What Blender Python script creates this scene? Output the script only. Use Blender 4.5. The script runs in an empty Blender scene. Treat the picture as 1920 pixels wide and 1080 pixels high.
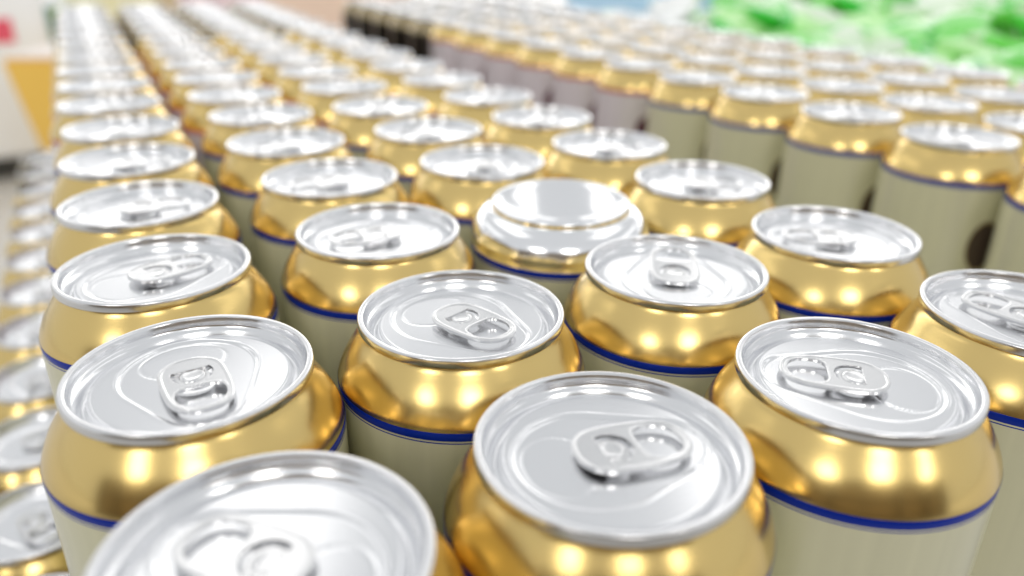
import bpy, bmesh, math, random
from mathutils import Matrix, Vector
random.seed(7)
R = math.radians
scene = bpy.context.scene
COL = scene.collection
RIM = 0.60            # height of the can rims above the floor (metres)
MM = 0.001

# ------------------------------------------------------------------ camera
cam_d = bpy.data.cameras.new('camera')
cam = bpy.data.objects.new('camera', cam_d)
COL.objects.link(cam)
scene.camera = cam
cam_d.sensor_width = 36.0
cam_d.lens = 36.0 * 1468.2 / 1920.0
rx, up, fw = Vector((0.99992, 0.00533, 0.01182)), Vector((-0.01296, 0.41112, 0.91149)), Vector((0.0, 0.91157, -0.41115))
cam.matrix_world = Matrix(((rx.x, up.x, -fw.x, 0.0), (rx.y, up.y, -fw.y, 0.0),
                           (rx.z, up.z, -fw.z, RIM + 0.0897), (0, 0, 0, 1)))
cam_d.clip_start = 0.004
cam_d.clip_end = 200.0
cam_d.dof.use_dof = True
cam_d.dof.focus_distance = 0.194
cam_d.dof.aperture_fstop = 6.0
cam_d.dof.aperture_blades = 0

# ------------------------------------------------------------------ light
world = bpy.data.worlds.new('World')
scene.world = world
world.use_nodes = True
bg = world.node_tree.nodes['Background']
bg.inputs[0].default_value = (0.96, 0.98, 1.0, 1)
bg.inputs[1].default_value = 0.64
scene.view_settings.view_transform = 'Standard'
scene.view_settings.look = 'None'
scene.view_settings.exposure = 0.20
scene.view_settings.gamma = 1.0
def unseen_panel(x, y, sx, sy, watts, tilt=0.0):
    ld = bpy.data.lights.new('unseen_panel', 'AREA')
    ld.shape = 'RECTANGLE'
    ld.size, ld.size_y = sx, sy
    ld.energy = watts
    ld.color = (1.0, 0.975, 0.94)
    lo = bpy.data.objects.new('unseen_panel', ld)
    lo.location = (x, y, 3.2)
    lo.rotation_euler = (R(tilt), 0, 0)
    COL.objects.link(lo)
for ix in range(4):                       # unseen light panels put under the shop ceiling for the metal to mirror
    unseen_panel(-4.0 + 2.7 * ix, 2.6, 0.8, 4.4, 10.0)
unseen_panel(-2.7, -4.4, 1.3, 1.9, 44.0, 35)
unseen_panel(0.9, -4.4, 1.3, 1.9, 44.0, 35)
unseen_panel(4.5, -4.4, 1.3, 1.9, 44.0, 35)
for y in (7.0, 9.5, 12.5, 16.0, 20.0, 25.0):  # unseen tilted rows ahead, added so that the far lids turn white
    for ix in range(8):
        unseen_panel(-9.5 + 2.7 * ix, y, 2.2, 0.6, 5.0 if y < 10 else 17.0, -50)
for y in (-8.5, -12.0):  # unseen rows behind, added to brighten sides that face the camera
    for ix in range(6):
        unseen_panel(-6.8 + 2.7 * ix, y, 1.3, 1.9, 60.0, 50)

# ------------------------------------------------------------------ materials
def mat(name, base, metal=0.0, rough=0.5, coat=0.0, spec=None):
    m = bpy.data.materials.new(name)
    m.use_nodes = True
    b = m.node_tree.nodes['Principled BSDF']
    b.inputs['Base Color'].default_value = (*base, 1)
    b.inputs['Metallic'].default_value = metal
    b.inputs['Roughness'].default_value = rough
    b.inputs['Coat Weight'].default_value = coat
    b.inputs['Coat Roughness'].default_value = 0.12
    return m

def nodes(m):
    return m.node_tree.nodes, m.node_tree.links, m.node_tree.nodes['Principled BSDF']

def add_bump(m, scale, stretch, strength, dist, detail=3.0, rough=None, vary=False):
    n, l, b = nodes(m)
    tc = n.new('ShaderNodeTexCoord')
    mp = n.new('ShaderNodeMapping')
    mp.inputs['Scale'].default_value = stretch
    nz = n.new('ShaderNodeTexNoise')
    nz.inputs['Scale'].default_value = scale
    nz.inputs['Detail'].default_value = detail
    l.new(tc.outputs['Object'], mp.inputs['Vector'])
    l.new(mp.outputs['Vector'], nz.inputs['Vector'])
    if vary:                                     # every can is dented a little differently
        nz.noise_dimensions = '4D'
        oi = n.new('ShaderNodeObjectInfo')
        mu = n.new('ShaderNodeMath'); mu.operation = 'MULTIPLY'; mu.inputs[1].default_value = 60.0
        l.new(oi.outputs['Random'], mu.inputs[0])
        l.new(mu.outputs[0], nz.inputs['W'])
    bp = n.new('ShaderNodeBump')
    bp.inputs['Strength'].default_value = strength
    bp.inputs['Distance'].default_value = dist
    l.new(nz.outputs['Fac'], bp.inputs['Height'])
    prev = b.inputs['Normal'].links[0].from_socket if b.inputs['Normal'].links else None
    if prev:
        l.new(prev, bp.inputs['Normal'])
    l.new(bp.outputs['Normal'], b.inputs['Normal'])
    if rough:
        mr = n.new('ShaderNodeMapRange')
        mr.inputs['From Min'].default_value = 0.3
        mr.inputs['From Max'].default_value = 0.7
        mr.inputs['To Min'].default_value = rough[0]
        mr.inputs['To Max'].default_value = rough[1]
        l.new(nz.outputs['Fac'], mr.inputs['Value'])
        l.new(mr.outputs['Result'], b.inputs['Roughness'])
    return nz

M = {}
M['lid'] = mat('lid_aluminium', (0.83, 0.835, 0.85), 1.0, 0.20)
add_bump(M['lid'], 45, (1.0, 1.0, 1.0), 0.06, 0.0012, 0.0, vary=True)
M['rim'] = mat('rim_aluminium', (0.78, 0.78, 0.79), 1.0, 0.25)
M['tab'] = mat('tab_aluminium', (0.77, 0.77, 0.775), 1.0, 0.22)
add_bump(M['tab'], 200, (1, 1, 1), 0.05, 0.0003, 1.0)
M['bottom'] = mat('bare_aluminium', (0.88, 0.885, 0.90), 1.0, 0.16)
add_bump(M['bottom'], 60, (1, 1, 1), 0.16, 0.0008, 1.0)
M['gold'] = mat('gold_lacquer', (0.78, 0.575, 0.22), 1.0, 0.235, 0.25)
add_bump(M['gold'], 55, (1, 1, 0.7), 0.13, 0.0012, 1.0, vary=True)
M['bronze'] = mat('dark_bronze_lacquer', (0.36, 0.29, 0.17), 1.0, 0.22)
M['blue'] = mat('blue_stripe_ink', (0.004, 0.028, 0.36), 0.15, 0.2)
M['blue'].node_tree.nodes['Principled BSDF'].inputs['Specular IOR Level'].default_value = 0.25
M['red'] = mat('red_stripe_ink', (0.62, 0.09, 0.07), 0.2, 0.2, 0.5)
M['black_ink'] = mat('black_stripe_ink', (0.03, 0.025, 0.02), 0.2, 0.2, 0.5)
M['pale_gold'] = mat('pale_gold_lacquer', (0.80, 0.72, 0.45), 0.9, 0.25)

def body_mat(name, base, emblem, ring):
    m = mat(name, base, 0.18, 0.24, 0.3)
    n, l, b = nodes(m)
    tc = n.new('ShaderNodeTexCoord')
    sp = n.new('ShaderNodeSeparateXYZ')
    l.new(tc.outputs['Object'], sp.inputs[0])
    def mth(op, a, c=None):
        q = n.new('ShaderNodeMath'); q.operation = op
        for i, v in enumerate((a, c)):
            if v is None: continue
            if isinstance(v, (int, float)): q.inputs[i].default_value = v
            else: l.new(v, q.inputs[i])
        return q.outputs[0]
    ang = mth('ARCTAN2', sp.outputs['Y'], sp.outputs['X'])
    ax = mth('POWER', mth('MULTIPLY', ang, 33.0 / 7.5), 2.0)
    az = mth('POWER', mth('DIVIDE', mth('ADD', sp.outputs['Z'], -0.092), 0.012), 2.0)
    d = mth('ADD', ax, az)
    inner = mth('LESS_THAN', d, 1.0)
    outer = mth('LESS_THAN', d, 1.25)
    nz = n.new('ShaderNodeTexNoise')
    nz.inputs['Scale'].default_value = 40
    mpn = n.new('ShaderNodeMapping'); mpn.inputs['Scale'].default_value = (6, 6, 0.25)
    l.new(tc.outputs['Object'], mpn.inputs['Vector']); l.new(mpn.outputs['Vector'], nz.inputs['Vector'])
    m0 = n.new('ShaderNodeMixRGB'); m0.inputs[1].default_value = (*[c * 0.92 for c in base], 1)
    m0.inputs[2].default_value = (*[min(1, c * 1.08) for c in base], 1)
    l.new(nz.outputs['Fac'], m0.inputs[0])
    m1 = n.new('ShaderNodeMixRGB'); l.new(outer, m1.inputs[0]); l.new(m0.outputs[0], m1.inputs[1])
    m1.inputs[2].default_value = (*ring, 1)
    m2 = n.new('ShaderNodeMixRGB'); l.new(inner, m2.inputs[0]); l.new(m1.outputs[0], m2.inputs[1])
    m2.inputs[2].default_value = (*emblem, 1)
    l.new(m2.outputs[0], b.inputs['Base Color'])
    return m
M['sage'] = body_mat('sage_can_print', (0.76, 0.74, 0.52), (0.09, 0.06, 0.045), (0.42, 0.33, 0.18))
M['lilac'] = body_mat('lilac_can_print', (0.80, 0.74, 0.76), (0.11, 0.02, 0.05), (0.45, 0.3, 0.3))
M['black'] = body_mat('black_can_print', (0.025, 0.019, 0.013), (0.05, 0.03, 0.01), (0.12, 0.08, 0.03))

# ------------------------------------------------------------------ helpers
def mesh_from(name, verts, faces, mats, idx=None, smooth=True):
    me = bpy.data.meshes.new(name)
    me.from_pydata([tuple(v) for v in verts], [], faces)
    for m in mats: me.materials.append(m)
    if idx: me.polygons.foreach_set('material_index', idx)
    me.polygons.foreach_set('use_smooth', [smooth] * len(me.polygons))
    me.update()
    return me

def lathe(name, prof, seg, mats, ring_mat=None, cap_end=False, cap_start=False):
    """prof: list of (r, z) in mm, revolved about Z; ring_mat: material index for each band"""
    v, f, mi = [], [], []
    for r, z in prof:
        for k in range(seg):
            a = 2 * math.pi * k / seg
            v.append((r * MM * math.cos(a), r * MM * math.sin(a), z * MM))
    for i in range(len(prof) - 1):
        for k in range(seg):
            k2 = (k + 1) % seg
            f.append((i * seg + k, (i + 1) * seg + k, (i + 1) * seg + k2, i * seg + k2))
            mi.append(ring_mat[i] if ring_mat else 0)
    if cap_end:
        f.append(tuple((len(prof) - 1) * seg + k for k in range(seg))); mi.append(ring_mat[-1] if ring_mat else 0)
    if cap_start:
        f.append(tuple(reversed(range(seg)))); mi.append(0)
    return mesh_from(name, v, f, mats, mi)

def catmull(pts, n=6, closed=True):
    out = []
    N = len(pts)
    for i in range(N if closed else N - 1):
        g = lambda j: pts[j % N] if closed else pts[max(0, min(N - 1, j))]
        p0, p1, p2, p3 = g(i - 1), g(i), g(i + 1), g(i + 2)
        for k in range(n):
            t = k / n
            out.append(tuple(0.5 * (2 * b + (c - a) * t + (2 * a - 5 * b + 4 * c - d) * t * t + (3 * b - a - 3 * c + d) * t ** 3)
                             for a, b, c, d in zip(p0, p1, p2, p3)))
    if not closed: out.append(pts[-1])
    return out

def tube_loop(path, rh, rv, z, closed=True, seg=10):
    """closed 2-D path (mm) swept with an elliptical section; returns verts, faces"""
    v, f = [], []
    n = len(path)
    for i in range(n):
        if closed: a, b = path[i - 1], path[(i + 1) % n]
        else: a, b = path[max(0, i - 1)], path[min(n - 1, i + 1)]
        t = Vector((b[0] - a[0], b[1] - a[1])).normalized()
        nx, ny = -t.y, t.x
        zz = z(path[i]) if callable(z) else z
        for k in range(seg):
            th = 2 * math.pi * k / seg
            v.append((path[i][0] + nx * rh * math.cos(th), path[i][1] + ny * rh * math.cos(th), zz + rv * math.sin(th)))
    for i in range(n if closed else n - 1):
        j = (i + 1) % n
        for k in range(seg):
            k2 = (k + 1) % seg
            f.append((i * seg + k, j * seg + k, j * seg + k2, i * seg + k2))
    return v, f

def obj(name, me, parent=None, loc=(0, 0, 0), rot=(0, 0, 0)):
    o = bpy.data.objects.new(name, me)
    COL.objects.link(o)
    o.location = loc
    o.rotation_euler = rot
    if parent: o.parent = parent
    return o

def tag(o, label=None, cat=None, group=None, kind=None):
    if label: o['label'] = label
    if cat: o['category'] = cat
    if group: o['group'] = group
    if kind: o['kind'] = kind
    return o

# ------------------------------------------------------------------ can meshes (millimetres, z = 0 at the can's base)
H = 140.0
def up_(prof): return [(r, z + H) for r, z in prof]

def smoothstep(a, b, x):
    t = max(0.0, min(1.0, (x - a) / (b - a)))
    return t * t * (3 - 2 * t)

PANEL = -3.35
def capsule(x, y, ax, ra, bx, rb):
    """signed distance to the hull of two circles on the x axis (a at ax, b at bx)"""
    h = bx - ax
    px, py = abs(y), x - ax
    b = (ra - rb) / h
    a = math.sqrt(1 - b * b)
    k = -b * px + a * py
    if k < 0: return math.hypot(px, py) - ra
    if k > a * h: return math.hypot(px, py - h) - rb
    return px * a + py * b - ra

def lid_height(x, y):
    """stay-on-tab end: sunken teardrop, scored mouth, beads; tab's finger end points to +x"""
    z = 0.0
    d = capsule(x, y, -4.2, 15.0, 11.5, 8.8)
    z -= 0.55 * smoothstep(0.30, -0.30, d)
    z += 0.11 * math.exp(-(d - 0.6) ** 2 / 0.10)                  # raised lip round the teardrop
    e = (math.hypot((x + 10.4) / 7.6, y / 9.6) - 1.0) * 8.4       # mouth score
    z -= 0.16 * math.exp(-e * e / 0.03)
    rr = math.hypot(x, y)
    z += 0.30 * smoothstep(5.6, 3.4, rr)                          # rivet coining
    return z

def make_lid(seg, rings):
    prof = [(25.45, -0.35), (25.2, -0.9), (25.05, -2.0), (24.9, -2.75), (24.45, -3.15), (24.05, -3.6), (23.6, -4.7), (23.2, -5.5),
            (22.75, -5.8), (22.3, -5.6), (22.05, -5.0), (21.85, -4.2), (21.6, -3.65), (21.2, -3.40)]
    v, f = [], []
    def ring(r, zf):
        for k in range(seg):
            a = 2 * math.pi * k / seg
            x, y = r * math.cos(a), r * math.sin(a)
            v.append((x * MM, y * MM, (H + (zf(x, y) if callable(zf) else zf)) * MM))
    for r, z in prof: ring(r, z)
    fade = lambda r: smoothstep(21.0, 20.2, r)
    for i in range(rings):
        r = 20.9 * (1 - i / rings)
        ring(r, lambda x, y: PANEL + lid_height(x, y) * fade(math.hypot(x, y)))
    nr = len(prof) + rings
    for i in range(nr - 1):
        for k in range(seg):
            k2 = (k + 1) % seg
            f.append((i * seg + k, i * seg + k2, (i + 1) * seg + k2, (i + 1) * seg + k))
    v.append((0, 0, (H + PANEL + lid_height(0, 0)) * MM))
    c = len(v) - 1
    for k in range(seg):
        f.append(((nr - 1) * seg + k, (nr - 1) * seg + (k + 1) % seg, c))
    return mesh_from('lid', v, f, [M['lid']])

RIM_PROF = up_([(25.9, -2.55), (26.5, -2.8), (26.85, -2.7), (27.0, -2.3), (27.02, -1.2), (26.98, -0.55), (26.75, -0.15),
                (26.35, 0.0), (25.9, -0.05), (25.6, -0.2), (25.43, -0.42)])
SH_PROF = up_([(25.6, -2.4), (25.75, -3.0), (26.05, -3.7), (26.7, -4.65), (27.65, -5.9), (28.7, -7.35), (29.72, -8.85), (30.62, -10.35), (31.42, -11.85),
               (32.1, -13.35), (32.64, -14.7), (32.96, -15.75), (33.08, -16.5)])
BODY_TOP = [(33.08, -16.2), (33.12, -16.25), (33.12, -18.35), (33.10, -18.4), (33.10, -18.85), (33.10, -19.2), (33.10, -19.7)]
BODY_LOW = [(r, z - 25) for r, z in [(33.1, -50), (33.1, -80), (33.1, -107), (32.2, -109.5), (29.5, -112.3), (26.0, -114.0), (24.6, -114.8), (23.6, -115.0), (22.6, -114.6), (21, -112)]]
def make_body(paint, stripe, thin, seg):
    return lathe('body', up_(BODY_TOP + BODY_LOW), seg, [M[paint], M[stripe], M[thin]],
                 [1, 1, 1, 0, 2, 0] + [0] * (len(BODY_LOW)), cap_end=True)

def make_tab():
    half = [(-7.4, 0), (-7.0, 2.9), (-5.3, 5.5), (-2.5, 7.0), (1.5, 7.35), (6.0, 7.3), (10.5, 6.9), (13.6, 5.9), (15.7, 4.0), (16.6, 1.6)]
    outline = catmull(half + [(x, -y) for x, y in reversed(half[1:])], 5)
    fing_h = [(5.9, 0), (6.1, 3.2), (7.3, 5.0), (9.8, 5.5), (12.4, 4.9), (14.4, 3.1), (15.1, 0)]
    fing = catmull(fing_h + [(x, -y) for x, y in reversed(fing_h[1:-1])], 5)
    rivh = [(4.75 * math.cos(a), 4.75 * math.sin(a)) for a in [R(-118 + 236 * i / 26) for i in range(27)]]
    rivh += [(-2.0, 3.4), (-2.0, 1.5), (-2.0, -1.5), (-2.0, -3.4)]
    cu = bpy.data.curves.new('tab_web', 'CURVE')
    cu.dimensions = '2D'; cu.fill_mode = 'BOTH'; cu.extrude = 0.30; cu.bevel_depth = 0.12; cu.bevel_resolution = 2
    for path in (outline, fing, rivh):
        s = cu.splines.new('POLY'); s.points.add(len(path) - 1); s.use_cyclic_u = True
        for p_, q in zip(s.points, path): p_.co = (q[0], q[1], 0, 1)
    tmp = bpy.data.objects.new('tab_web', cu)
    COL.objects.link(tmp)
    bpy.context.view_layer.update()
    dg = bpy.context.evaluated_depsgraph_get()
    web = bpy.data.meshes.new_from_object(tmp.evaluated_get(dg))
    bpy.data.objects.remove(tmp)
    bm = bmesh.new(); bm.from_mesh(web)
    for f in bm.faces: f.smooth = False
    def add(vf, sm=True):
        vs = [bm.verts.new(q) for q in vf[0]]
        for q in vf[1]:
            fc = bm.faces.new([vs[i] for i in q]); fc.smooth = sm
    inset = [(x * 0.965 + 0.15, y * 0.925) for x, y in outline]
    add(tube_loop(inset, 0.58, 0.66, 0.02))                        # curled outer edge
    add(tube_loop([(10.35 + (x - 10.35) * 1.07, y * 1.07) for x, y in fing], 0.36, 0.46, 0.06))   # curled finger hole
    isl = [(3.7 * math.cos(2 * math.pi * i / 32), 3.7 * math.sin(2 * math.pi * i / 32)) for i in range(32)]
    top = [(x, y, -0.30) for x, y in isl]; low = [(x, y, -0.62) for x, y in isl]
    add((top + low, [tuple(range(32)), tuple(reversed(range(32, 64)))] + [(i, i + 32, (i + 1) % 32 + 32, (i + 1) % 32) for i in range(32)]), False)
    # tongue joining the rivet island to the nose
    tv = [(-1.2, 2.4, -0.28), (-1.2, -2.4, -0.28), (-5.6, -3.2, 0.26), (-5.6, 3.2, 0.26), (-1.2, 2.4, -0.5), (-1.2, -2.4, -0.5), (-5.6, -3.2, -0.02), (-5.6, 3.2, -0.02)]
    add((tv, [(0, 3, 2, 1), (4, 5, 6, 7), (0, 1, 5, 4), (1, 2, 6, 5), (2, 3, 7, 6), (3, 0, 4, 7)]), False)
    def boss(cx, cy, r, h, z0):
        v, f = [], []
        for i, (rr, zz) in enumerate(((1.0, 0), (0.8, 0.55), (0.45, 0.9))):
            for k in range(10):
                a = 2 * math.pi * k / 10; v.append((cx + r * rr * math.cos(a), cy + r * rr * math.sin(a), z0 + h * zz))
        v.append((cx, cy, z0 + h))
        for i in range(2):
            for k in range(10): f.append((i * 10 + k, i * 10 + (k + 1) % 10, (i + 1) * 10 + (k + 1) % 10, (i + 1) * 10 + k))
        for k in range(10): f.append((20 + k, 20 + (k + 1) % 10, 30))
        add((v, f))
    for q in bm.verts: q.co *= MM
    me = bpy.data.meshes.new('pull_tab'); bm.to_mesh(me); bm.free()
    me.materials.clear(); me.materials.append(M['tab'])
    return me

LID_HI = make_lid(160, 92)
LID_LO = make_lid(64, 30)
RIM_HI = lathe('rim', RIM_PROF, 128, [M['rim']]); RIM_LO = lathe('rim', RIM_PROF, 48, [M['rim']])
SH = {k: (lathe('shoulder', SH_PROF, 128, [M[k]]), lathe('shoulder', SH_PROF, 48, [M[k]])) for k in ('gold', 'bronze')}
BODY = {'sage': (make_body('sage', 'blue', 'blue', 96), make_body('sage', 'blue', 'blue', 48)),
        'lilac': (make_body('lilac', 'red', 'red', 48),) * 2, 'black': (make_body('black', 'black_ink', 'bronze', 48),) * 2}
TAB = make_tab()
RIVET = lathe('rivet', [(3.0, -0.4), (2.9, -0.1), (2.55, 0.18), (2.2, 0.26), (1.9, 0.2), (1.5, 0.14), (0.6, 0.12), (0.05, 0.12)], 32, [M['tab']], cap_end=True)
TAB_Z = H + PANEL + 1.05

# ------------------------------------------------------------------ prototypes and copies
def proto(paint, shoulder, hi):
    i = 0 if hi else 1
    t = obj('beer_can', None)
    obj('body', BODY[paint][i], t)
    obj('shoulder', SH[shoulder][i], t)
    obj('rim', RIM_HI if hi else RIM_LO, t)
    lid = obj('lid', LID_HI if hi else LID_LO, t)
    obj('pull_tab', TAB, lid, (0, 0, TAB_Z * MM))
    obj('rivet', RIVET, lid, (0, 0, (TAB_Z - 0.12) * MM))
    return t

PROTO, USED = {}, {}
GROUP = {'sage': 'sage bodied gold cans', 'lilac': 'lilac bodied gold cans', 'black': 'black bodied cans'}
def copy_tree(o, parent=None):
    c = o.copy(); COL.objects.link(c)
    if parent: c.parent = parent
    for ch in o.children: copy_tree(ch, c)
    return c

def place(kind, hi, x, y, z, tab_deg, label, group, body_deg=0.0, lift=0.0):
    key = (kind, hi)
    if key not in PROTO:
        PROTO[key] = proto(kind, 'bronze' if kind == 'black' else 'gold', hi)
        t = PROTO[key]
    else:
        t = copy_tree(PROTO[key])
    t.location = (x * MM, y * MM, z)
    for ch in t.children:
        n = ch.name.split('.')[0]
        if n == 'body': ch.rotation_euler = (0, 0, R(body_deg))
        if n == 'lid':
            ch.rotation_euler = (0, 0, R(tab_deg))
            for g in ch.children:
                if g.name.startswith('pull_tab'):
                    g.rotation_euler = (0, R(-lift), 0)
    return tag(t, label, 'can', group)

Z_TOP = RIM - H * MM            # base height of the upper layer
Z_LOW = Z_TOP - 0.003 - H * MM  # base of the layer below

# ------------------------------------------------------------------ setting: floor
def grid_mat(name, c1, c2, rough):
    m = mat(name, c1, 0.0, rough)
    n, l, b = nodes(m)
    tc = n.new('ShaderNodeTexCoord'); nz = n.new('ShaderNodeTexNoise'); nz.inputs['Scale'].default_value = 3.0
    nz.inputs['Detail'].default_value = 6
    l.new(tc.outputs['Object'], nz.inputs['Vector'])
    mx = n.new('ShaderNodeMixRGB'); mx.inputs[1].default_value = (*c1, 1); mx.inputs[2].default_value = (*c2, 1)
    l.new(nz.outputs['Fac'], mx.inputs[0]); l.new(mx.outputs[0], b.inputs['Base Color'])
    return m
M['floor'] = grid_mat('floor_vinyl', (0.66, 0.64, 0.60), (0.74, 0.72, 0.68), 0.35)
fl = obj('floor', mesh_from('floor', [(-40, -20, 0), (40, -20, 0), (40, 60, 0), (-40, 60, 0)], [(0, 1, 2, 3)], [M['floor']], smooth=False))
tag(fl, kind='structure')

# ------------------------------------------------------------------ near block of cans
B0 = Vector((19.86, 126.55)); U = Vector((60.62, 32.14)); V = Vector((-31.74, 59.35))
def cell(i, j): return B0 + U * i + V * j
NEAR = {  # (col, row): x, y, tab direction, lift, label
 (-1, 0): (-38.6, 96.1, 158, 0, 'nearest can, its blurred lid cut off by the bottom edge'),
 (0, 0): (19.8, 127.3, 17, 0, 'can at bottom centre with the whitest lid and its tab pointing right'),
 (1, 0): (79.4, 156.8, 166, 0, 'large sharp can at lower right, tab pointing left, pale streaked body in view'),
 (2, 0): (139.5, 190.4, 128, 0, 'can cut off by the right edge with its tab end near the lid back'),
 (-1, 1): (-72.4, 153.7, -58, 0, 'sharp can at lower left, broad tab pointing toward the camera'),
 (0, 1): (-13.2, 184.9, -42, 0, 'sharp can in the middle, tab pointing down right across the lid'),
 (1, 1): (49.0, 217.0, 84, 5, 'can whose small tab points straight away from the camera, beside the upturned can'),
 (2, 1): (108.7, 249.7, 180, 0, 'can behind the tabbed can at right, flat tab pointing left, top of body hidden'),
 (-1, 2): (-105.2, 212.0, 48, 0, 'left column can with its tab pointing up right, over a blue stripe'),
 (0, 2): (-45.0, 246.9, -152, 0, 'can left of the upturned can, long tab pointing left'),
 (-1, 3): (-135.7, 271.6, 25, 0, 'left column can with a low slanted lid and soft grey tab pointing right'),
 (0, 3): (-74.3, 307.8, -150, 0, 'soft can directly behind the one with long left pointing tab'),
 (1, 3): (-13.7, 335.4, -75, 0, 'soft can directly behind the upturned can'),
 (2, 2): (77.3, 311.2, 5, 0, 'soft can behind and right of the upturned can, pale tab pointing right'),
 (2, 3): (45.6, 369.7, 20, 0, 'blurred can behind and right of the upturned can, next to the aisle'),
 (-1, 4): (-166.5, 330.5, 30, 0, 'left column can, first whose tab is only a grey smudge'),
 (0, 4): (-107.7, 365.6, -140, 0, 'blurred sage can between left column and the can behind upturned one'),
 (1, 4): (-43.4, 394.9, 160, 0, 'blurred sage can two places behind the upturned can'),
 (2, 4): (15.0, 428.8, 60, 0, 'blurred sage can on the aisle edge, fifth from the front'),
 (-1, 5): (-196.8, 389.8, 10, 0, 'last sage can in the leftmost column'),
 (0, 5): (-137.4, 425.6, 200, 0, 'last sage can in the second column from the left'),
 (1, 5): (-76.8, 452.7, 100, 0, 'last sage can in the third column from the left'),
 (2, 5): (-16.4, 487.5, -30, 0, 'last sage can along the aisle edge of the near block'),
}
ORD = ['nearest', 'second', 'third', 'fourth', 'fifth', 'sixth', 'seventh', 'eighth', 'ninth']
COLN = {-1: 'leftmost column', 0: 'second column', 1: 'third column', 2: 'aisle column'}
def kind_of(j): return 'sage' if j <= 5 else ('lilac' if j <= 11 else 'black')
KSH = {'sage': 'sage', 'lilac': 'lilac red-striped', 'black': 'black'}
for j in range(0, 17):
    for i in range(-1, 3):
        k = kind_of(j)
        if (i, j) == (1, 2): continue                     # the upturned can stands here
        if (i, j) in NEAR:
            x, y, td, lift, lab = NEAR[(i, j)]
        else:
            c = cell(i, j); x, y = c.x + random.uniform(-.45, .45), c.y + random.uniform(-.45, .45)
            td, lift = random.uniform(0, 360), 0
            lab = '%s blurred %s can back in the near block\'s %s' % (ORD[j - (6 if k == 'lilac' else 12)], KSH[k], COLN[i])
        place(k, j <= 3, x, y, Z_TOP, td, lab, GROUP[k], -45 + random.uniform(-25, 25) if j > 5 else random.uniform(60, 120), lift)

# the upturned can
UP_PROF = [(0.05, -8.0), (5, -7.7), (10, -6.8), (14, -5.5), (17.5, -3.9), (20.4, -2.4), (22.2, -1.4), (23.1, -0.7), (23.75, -0.15), (24.4, 0.0), (25.0, -0.35),
           (25.25, -1.0), (25.2, -2.0), (25.35, -2.6), (26.1, -3.0), (27.8, -3.6), (29.6, -4.6), (31.2, -6.5), (32.3, -8.6), (32.85, -11.0),
           (33.0, -12.4), (33.08, -14.8), (33.12, -14.85), (33.12, -17.0), (33.1, -17.05), (33.1, -17.5), (33.1, -17.9)]
RM = [0] * 19 + [1, 1, 2, 2, 2, 3, 2]
ut = obj('upturned_can', None, None, (0.0175, 0.2790, Z_TOP + 0.0015), (R(1.5), 0, 0))
n_s = 20
obj('base_dome', lathe('base_dome', up_(UP_PROF[:20]), 128, [M['bottom']]), ut)
low = UP_PROF[19:] + [(33.1, -60), (33.1, 15.4 - H)]
obj('body', lathe('body', up_(low), 96, [M['sage'], M['pale_gold'], M['blue']], [1, 1, 2, 2, 2, 0, 2, 0, 0]), ut)
obj('shoulder', lathe('shoulder', [(33.08, 15.4), (32.6, 13.2), (31.2, 10.1), (29.0, 7.4), (26.6, 4.9), (25.8, 3.2), (25.75, 2.5)], 64, [M['gold']]), ut)
obj('rim', lathe('rim', [(25.9, 2.55), (26.85, 2.7), (27.02, 1.2), (26.75, 0.15), (26.35, 0.0), (25.43, 0.42), (24.9, 2.7), (23.2, 5.5), (21.2, 3.4)], 64, [M['rim']], cap_end=True), ut)
tag(ut, 'upturned can with bare silver domed base, standing among the upright ones', 'can')

# ------------------------------------------------------------------ block across the aisle
A0 = Vector((225.3, 394.4)) - 2 * Vector((-31.9, 58.6)); VR = Vector((-31.9, 58.6))
COLR = ['edge column', 'second column', 'third column', 'column beside the green packets']
for j in range(0, 17):
    for i in range(4):
        if j == 0 and i: continue
        k = kind_of(j)
        c = A0 + U * i + VR * j
        if c.x > 0.66 * (0.9116 * c.y + 40) + 40: continue
        if (i, j) == (0, 5): c = Vector((129.8, 569.7))
        n = j - {'sage': 0, 'lilac': 6, 'black': 12}[k]
        lab = '%s %s can across the aisle, in the %s' % (ORD[n], KSH[k], COLR[i])
        place(k, False, c.x + random.uniform(-.45, .45), c.y + random.uniform(-.45, .45), Z_TOP, random.uniform(0, 360), lab,
              GROUP[k], (-76 if k == 'sage' else -84) + random.uniform(-5, 5))

# ------------------------------------------------------------------ layer below, showing along the left
for j in range(2, 14):
    c = cell(-1.93, j + 0.43)
    lab = 'lower layer can in the very bottom left corner' if j == 2 else 'lower layer can sticking out at the left edge, %s from the bottom corner' % (['second', 'third', 'fourth', 'fifth', 'sixth', 'seventh', 'eighth', 'ninth', 'tenth', 'eleventh', 'twelfth'][j - 3])
    place(kind_of(j), False, c.x + random.uniform(-1.0, 0.5), c.y + random.uniform(-.4, .4), Z_LOW, random.uniform(0, 360), lab, 'cans of the layer below', random.uniform(0, 360))

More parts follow.
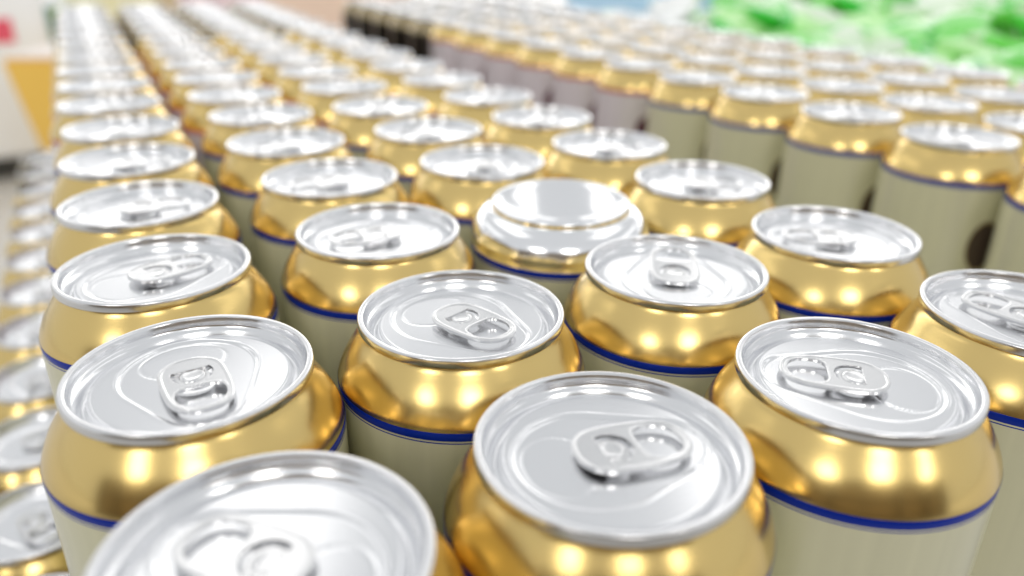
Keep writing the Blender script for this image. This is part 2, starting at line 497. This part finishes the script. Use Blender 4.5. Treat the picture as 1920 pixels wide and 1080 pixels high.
# ------------------------------------------------------------------ what the cans stand on
def slab(name, corners, z0, z1, m, parent=None, bev=0.0):
    bm = bmesh.new()
    lo = [bm.verts.new((x * MM, y * MM, z0)) for x, y in corners]
    hi = [bm.verts.new((x * MM, y * MM, z1)) for x, y in corners]
    bm.faces.new(list(reversed(lo))); bm.faces.new(hi)
    n = len(corners)
    for k in range(n): bm.faces.new((lo[k], lo[(k + 1) % n], hi[(k + 1) % n], hi[k]))
    bmesh.ops.recalc_face_normals(bm, faces=bm.faces[:])
    if bev: bmesh.ops.bevel(bm, geom=bm.edges[:], offset=bev, segments=2, affect='EDGES')
    me = bpy.data.meshes.new(name); bm.to_mesh(me); bm.free(); me.materials.append(m)
    return obj(name, me, parent)
def quad(o, i0, i1, j0, j1, v=V):
    return [tuple(o + U * i + v * j) for i, j in ((i0, j0), (i1, j0), (i1, j1), (i0, j1))]
M['card'] = grid_mat('grey_cardboard', (0.42, 0.39, 0.33), (0.50, 0.46, 0.40), 0.8)
M['plinth'] = grid_mat('plinth_laminate', (0.55, 0.54, 0.52), (0.62, 0.61, 0.58), 0.5)
tag(slab('layer_sheet', quad(B0, -1.47, 2.5, -0.5, 16.5), Z_TOP - 0.0028, Z_TOP - 0.0002, M['card']), 'thin cardboard sheet under the upper layer of the near block', 'cardboard sheet')
tag(slab('display_plinth', quad(B0, -2.43, 2.5, -0.5, 16.93), 0.001, Z_LOW - 0.0005, M['plinth'], bev=0.004), 'pale plinth under the near block and its protruding lower layer', 'plinth')
tag(slab('layer_sheet', quad(A0, -0.5, 3.5, -0.5, 16.5, VR), Z_TOP - 0.0028, Z_TOP - 0.0002, M['card']), 'thin cardboard sheet under the block across the aisle', 'cardboard sheet')
tag(slab('display_plinth', quad(A0, -0.48, 3.48, -0.48, 16.48, VR), 0.001, Z_TOP - 0.0032, M['plinth'], bev=0.004), 'pale plinth under the block of cans across the aisle', 'plinth')

# ------------------------------------------------------------------ green packets beyond the right block
def bag_mat(name, a, b_, edge):
    m = mat(name, a, 0.0, 0.28, 0.4)
    n, l, b = nodes(m)
    tc = n.new('ShaderNodeTexCoord'); sp = n.new('ShaderNodeSeparateXYZ'); l.new(tc.outputs['Object'], sp.inputs[0])
    ab = n.new('ShaderNodeMath'); ab.operation = 'ABSOLUTE'; l.new(sp.outputs['X'], ab.inputs[0])
    gt = n.new('ShaderNodeMath'); gt.operation = 'GREATER_THAN'; gt.inputs[1].default_value = edge; l.new(ab.outputs[0], gt.inputs[0])
    mx = n.new('ShaderNodeMixRGB'); mx.inputs[1].default_value = (*a, 1); mx.inputs[2].default_value = (*b_, 1)
    l.new(gt.outputs[0], mx.inputs[0]); l.new(mx.outputs[0], b.inputs['Base Color'])
    return m
M['bag0'] = bag_mat('pale_green_film', (0.50, 0.90, 0.36), (0.02, 0.58, 0.02), 0.050)
M['bag1'] = bag_mat('bright_green_film', (0.16, 0.74, 0.08), (0.62, 0.88, 0.52), 0.045)
M['bag3'] = bag_mat('white_film', (0.86, 0.88, 0.86), (0.70, 0.86, 0.64), 0.055)
M['bag2'] = bag_mat('whitish_green_film', (0.78, 0.90, 0.72), (0.10, 0.68, 0.06), 0.050)
def make_bag(m, seed):
    rnd = random.Random(seed)
    nx, ny = 26, 16
    L, W, T = 0.135, 0.085, 0.036
    ph = [rnd.uniform(0, 6.28) for _ in range(8)]
    v, f = [], []
    for s in (1, -1):
        for a in range(nx + 1):
            for c in range(ny + 1):
                p, q = a / nx * 2 - 1, c / ny * 2 - 1
                body = max(0.0, (1 - abs(p) ** 3.0)) ** 0.6 * max(0.0, 1 - q * q) ** 0.55
                cr = 0.0022 * math.sin(9 * p + ph[0] + 2 * q) * body + 0.0016 * math.sin(17 * q + ph[1] + 5 * p) * body + 0.0011 * math.sin(40 * q + ph[2]) * (abs(p) ** 3)
                wx = L / 2 * p; wy = W / 2 * q * (1 - 0.10 * (1 - p * p))
                v.append((wx, wy, T / 2 * body * s + cr + 0.0003 * s))
    n1 = (nx + 1) * (ny + 1)
    for s in range(2):
        for a in range(nx):
            for c in range(ny):
                i = s * n1 + a * (ny + 1) + c
                q = (i, i + ny + 1, i + ny + 2, i + 1)
                f.append(q if s == 0 else tuple(reversed(q)))
    ed = [(a, 0) for a in range(nx)] + [(nx, c) for c in range(ny)] + [(a, ny) for a in range(nx, 0, -1)] + [(0, c) for c in range(ny, 0, -1)]
    for t in range(len(ed)):
        (a, c), (a2, c2) = ed[t], ed[(t + 1) % len(ed)]
        i, k = a * (ny + 1) + c, a2 * (ny + 1) + c2
        f.append((k, i, n1 + i, n1 + k))
    return mesh_from('green_packet', v, f, [M[m]])
BAGS = [make_bag('bag%d' % (k % 3), k) for k in range(6)]
WHITE_BAG = make_bag('bag3', 9)
rg = random.Random(11)
nb = 0
for j in range(0, 14):
    for i in range(0, 9):
        c = A0 + Vector((60.62, 32.14)) * (4.2 + i * 0.98) + VR * (1.0 + j * 1.0)
        if c.x > 0.66 * (0.9116 * c.y + 40) + 60 or c.x < 0.11 * c.y: continue
        x, y = c.x + rg.uniform(-14, 14), c.y + rg.uniform(-14, 14)
        z = RIM - 0.032 + 0.005 * i + rg.uniform(-0.006, 0.010)
        pale = c.x < 0.235 * c.y
        o = obj('white_packet' if pale else 'green_packet', WHITE_BAG if pale else BAGS[rg.randrange(6)], None, (x * MM, y * MM, z),
                (R(rg.uniform(-32, 32)), R(rg.uniform(-26, 26)), R(rg.uniform(-80, 80) + 28)))
        o.scale = (rg.uniform(.62, .85),) * 3
        if pale: tag(o, 'blurred whitish packet between the far cans and the green packets', 'packet', 'whitish packets by the green heap')
        else: tag(o, 'shiny green plastic packet in the heap beyond the right hand cans', 'packet', 'green packets heaped at the right')
GB = A0 + U * 3.7
tag(slab('display_bin', [tuple(GB + U * a + VR * b) for a, b in ((0, -1), (10, -1), (10, 14.6), (0, 14.6))], 0.001, RIM - 0.052, M['plinth'], bev=0.006), 'pale bin top under the heap of green packets', 'bin')

# ------------------------------------------------------------------ goods further off
def carton(label, x, y, w, d, z1, rot, c, cat='carton', tape=(0.7, 0.65, 0.55), name='carton'):
    m = grid_mat(name + '_print', c, tuple(min(1, q * 1.08) for q in c), 0.45)
    t = obj(name, None, None, (x, y, 0.001), (0, 0, R(rot)))
    hw, hd = w * 500, d * 500
    b_ = slab('box', [(-hw, -hd), (hw, -hd), (hw, hd), (-hw, hd)], 0, z1, m, t, 0.006)
    tp = slab('tape', [(-hw * 1.0 + 8, -25), (hw - 8, -25), (hw - 8, 25), (-hw + 8, 25)], z1 + 0.0006, z1 + 0.0014, mat('tape', tape, 0, 0.3), t)
    return tag(t, label, cat)
gb = obj('gold_bin', None, None, (-1.07, 2.21, 0.001), (0, 0, R(3)))
M['gold_card'] = grid_mat('gold_card', (0.86, 0.53, 0.08), (0.92, 0.60, 0.14), 0.4)
M['pale_card'] = grid_mat('pale_card', (0.88, 0.80, 0.74), (0.93, 0.86, 0.80), 0.6)
bm = bmesh.new()
lo = [bm.verts.new(q) for q in ((-.115, -.24, 0), (.115, -.24, 0), (.115, .24, 0), (-.115, .24, 0))]
hi = [bm.verts.new(q) for q in ((-.165, -.30, .405), (.165, -.30, .405), (.165, .30, .405), (-.165, .30, .405))]
bm.faces.new(list(reversed(lo))); bm.faces.new(hi)
for k in range(4): bm.faces.new((lo[k], lo[(k + 1) % 4], hi[(k + 1) % 4], hi[k]))
bmesh.ops.bevel(bm, geom=bm.edges[:], offset=0.008, segments=2, affect='EDGES')
me = bpy.data.meshes.new('wall'); bm.to_mesh(me); bm.free(); me.materials.append(M['gold_card'])
obj('wall', me, gb)
slab('bin_top', [(-160, -295), (160, -295), (160, 295), (-160, 295)], 0.406, 0.414, M['pale_card'], gb, 0.003)
lab_ = slab('front_label', [(-20, -3), (110, -3), (110, 3), (-20, 3)], 0.0, 0.10, M['pale_card'], gb, 0.001)
lab_.location = (0.0, -0.2885, 0.275); lab_.rotation_euler = (R(8.4), 0, 0)
tag(gb, 'gold tapered bin with a pale top, on the floor left of the far cans', 'bin')
carton('pale yellow carton beyond the end of the leftmost can column', -0.71, 1.60, 0.10, 0.2, 0.62, 3, (0.86, 0.80, 0.48))
carton('mauve pink carton beyond the end of the second can column', -0.52, 1.66, 0.20, 0.25, 0.62, -4, (0.86, 0.66, 0.68))
carton('peach orange carton at the far end of the aisle', -0.33, 1.60, 0.24, 0.25, 0.63, 2, (0.98, 0.72, 0.56))
carton('blue carton beyond the middle of the far cans', 0.24, 1.60, 0.28, 0.2, 0.66, 0, (0.50, 0.74, 0.96))
carton('tall cream carton behind the teal and bright yellow cartons', -1.55, 3.25, 0.34, 0.2, 0.62, 2, (0.93, 0.90, 0.66))
carton('red carton beyond the green packets', 0.60, 1.60, 0.30, 0.2, 0.66, -3, (0.94, 0.40, 0.30))
carton('teal carton standing between the white cooler and the yellow carton', -1.515, 2.70, 0.05, 0.12, 0.46, 5, (0.10, 0.36, 0.30))
carton('small bright yellow carton beside the teal one', -1.452, 2.70, 0.055, 0.12, 0.455, -3, (0.90, 0.82, 0.12))

carton('pale blue white carton beyond the green packets at the top right', 0.96, 1.50, 0.34, 0.2, 0.66, -6, (0.86, 0.92, 0.97))
# unseen shelving added behind the camera to darken what shoulders and bodies mirror
sh = obj('added_shelf', None, None, (0.0, -1.75, 0.0))
M['added_shelf_metal'] = mat('added_shelf_metal', (0.24, 0.20, 0.16), 0.1, 0.5)
M['added_shelf_board'] = grid_mat('added_shelf_board', (0.36, 0.25, 0.14), (0.50, 0.38, 0.24), 0.5)
slab('back_panel', [(-2600, -250), (2600, -250), (2600, -230), (-2600, -230)], 0.001, 1.5, M['added_shelf_metal'], sh)
for k in range(4):
    slab('shelf', [(-2600, -229), (2600, -229), (2600, 150), (-2600, 150)], 0.12 + 0.45 * k, 0.145 + 0.45 * k, M['added_shelf_metal'], sh)
for k in range(7):
    x = -2600 + 860 * k
    slab('upright', [(x - 20, -229), (x + 20, -229), (x + 20, 155), (x - 20, 155)], 0.002, 1.52, M['added_shelf_metal'], sh)
    if k < 6: slab('back_board', [(x + 25, -228), (x + 835, -228), (x + 835, -215), (x + 25, -215)], 0.15, 1.46, M['added_shelf_board'], sh)
tag(sh, 'unseen dark shelving added behind the camera for the cans to mirror', 'shelf')
# white cooler with a red sticker
ck = obj('white_cooler', None, None, (-2.12, 2.30, 0.0), (0, 0, R(30)))
M['white'] = mat('white_enamel', (0.88, 0.90, 0.91), 0, 0.25, 0.3)
M['under_shade'] = mat('painted_under_shade', (0.05, 0.05, 0.045), 0, 0.6)  # shadow under the cooler, put into a dark colour
M['sticker'] = mat('red_sticker_print', (0.78, 0.10, 0.16), 0, 0.4)
slab('cabinet', [(-700, -350), (700, -350), (700, 350), (-700, 350)], 0.07, 0.86, M['white'], ck, 0.012)
slab('under_shade_block', [(-660, -300), (660, -300), (660, 300), (-660, 300)], 0.001, 0.071, M['under_shade'], ck)  # dark block standing in for the shade beneath the cooler
slab('cooler_lid', [(-705, -355), (705, -355), (705, 355), (-705, 355)], 0.864, 0.90, M['white'], ck, 0.01)
stk = slab('sticker', [(490, -353), (612, -353), (612, -350.5), (490, -350.5)], 0.395, 0.46, M['sticker'], ck)
tag(ck, 'white chest cooler with a red sticker, on the floor at far left', 'cooler')
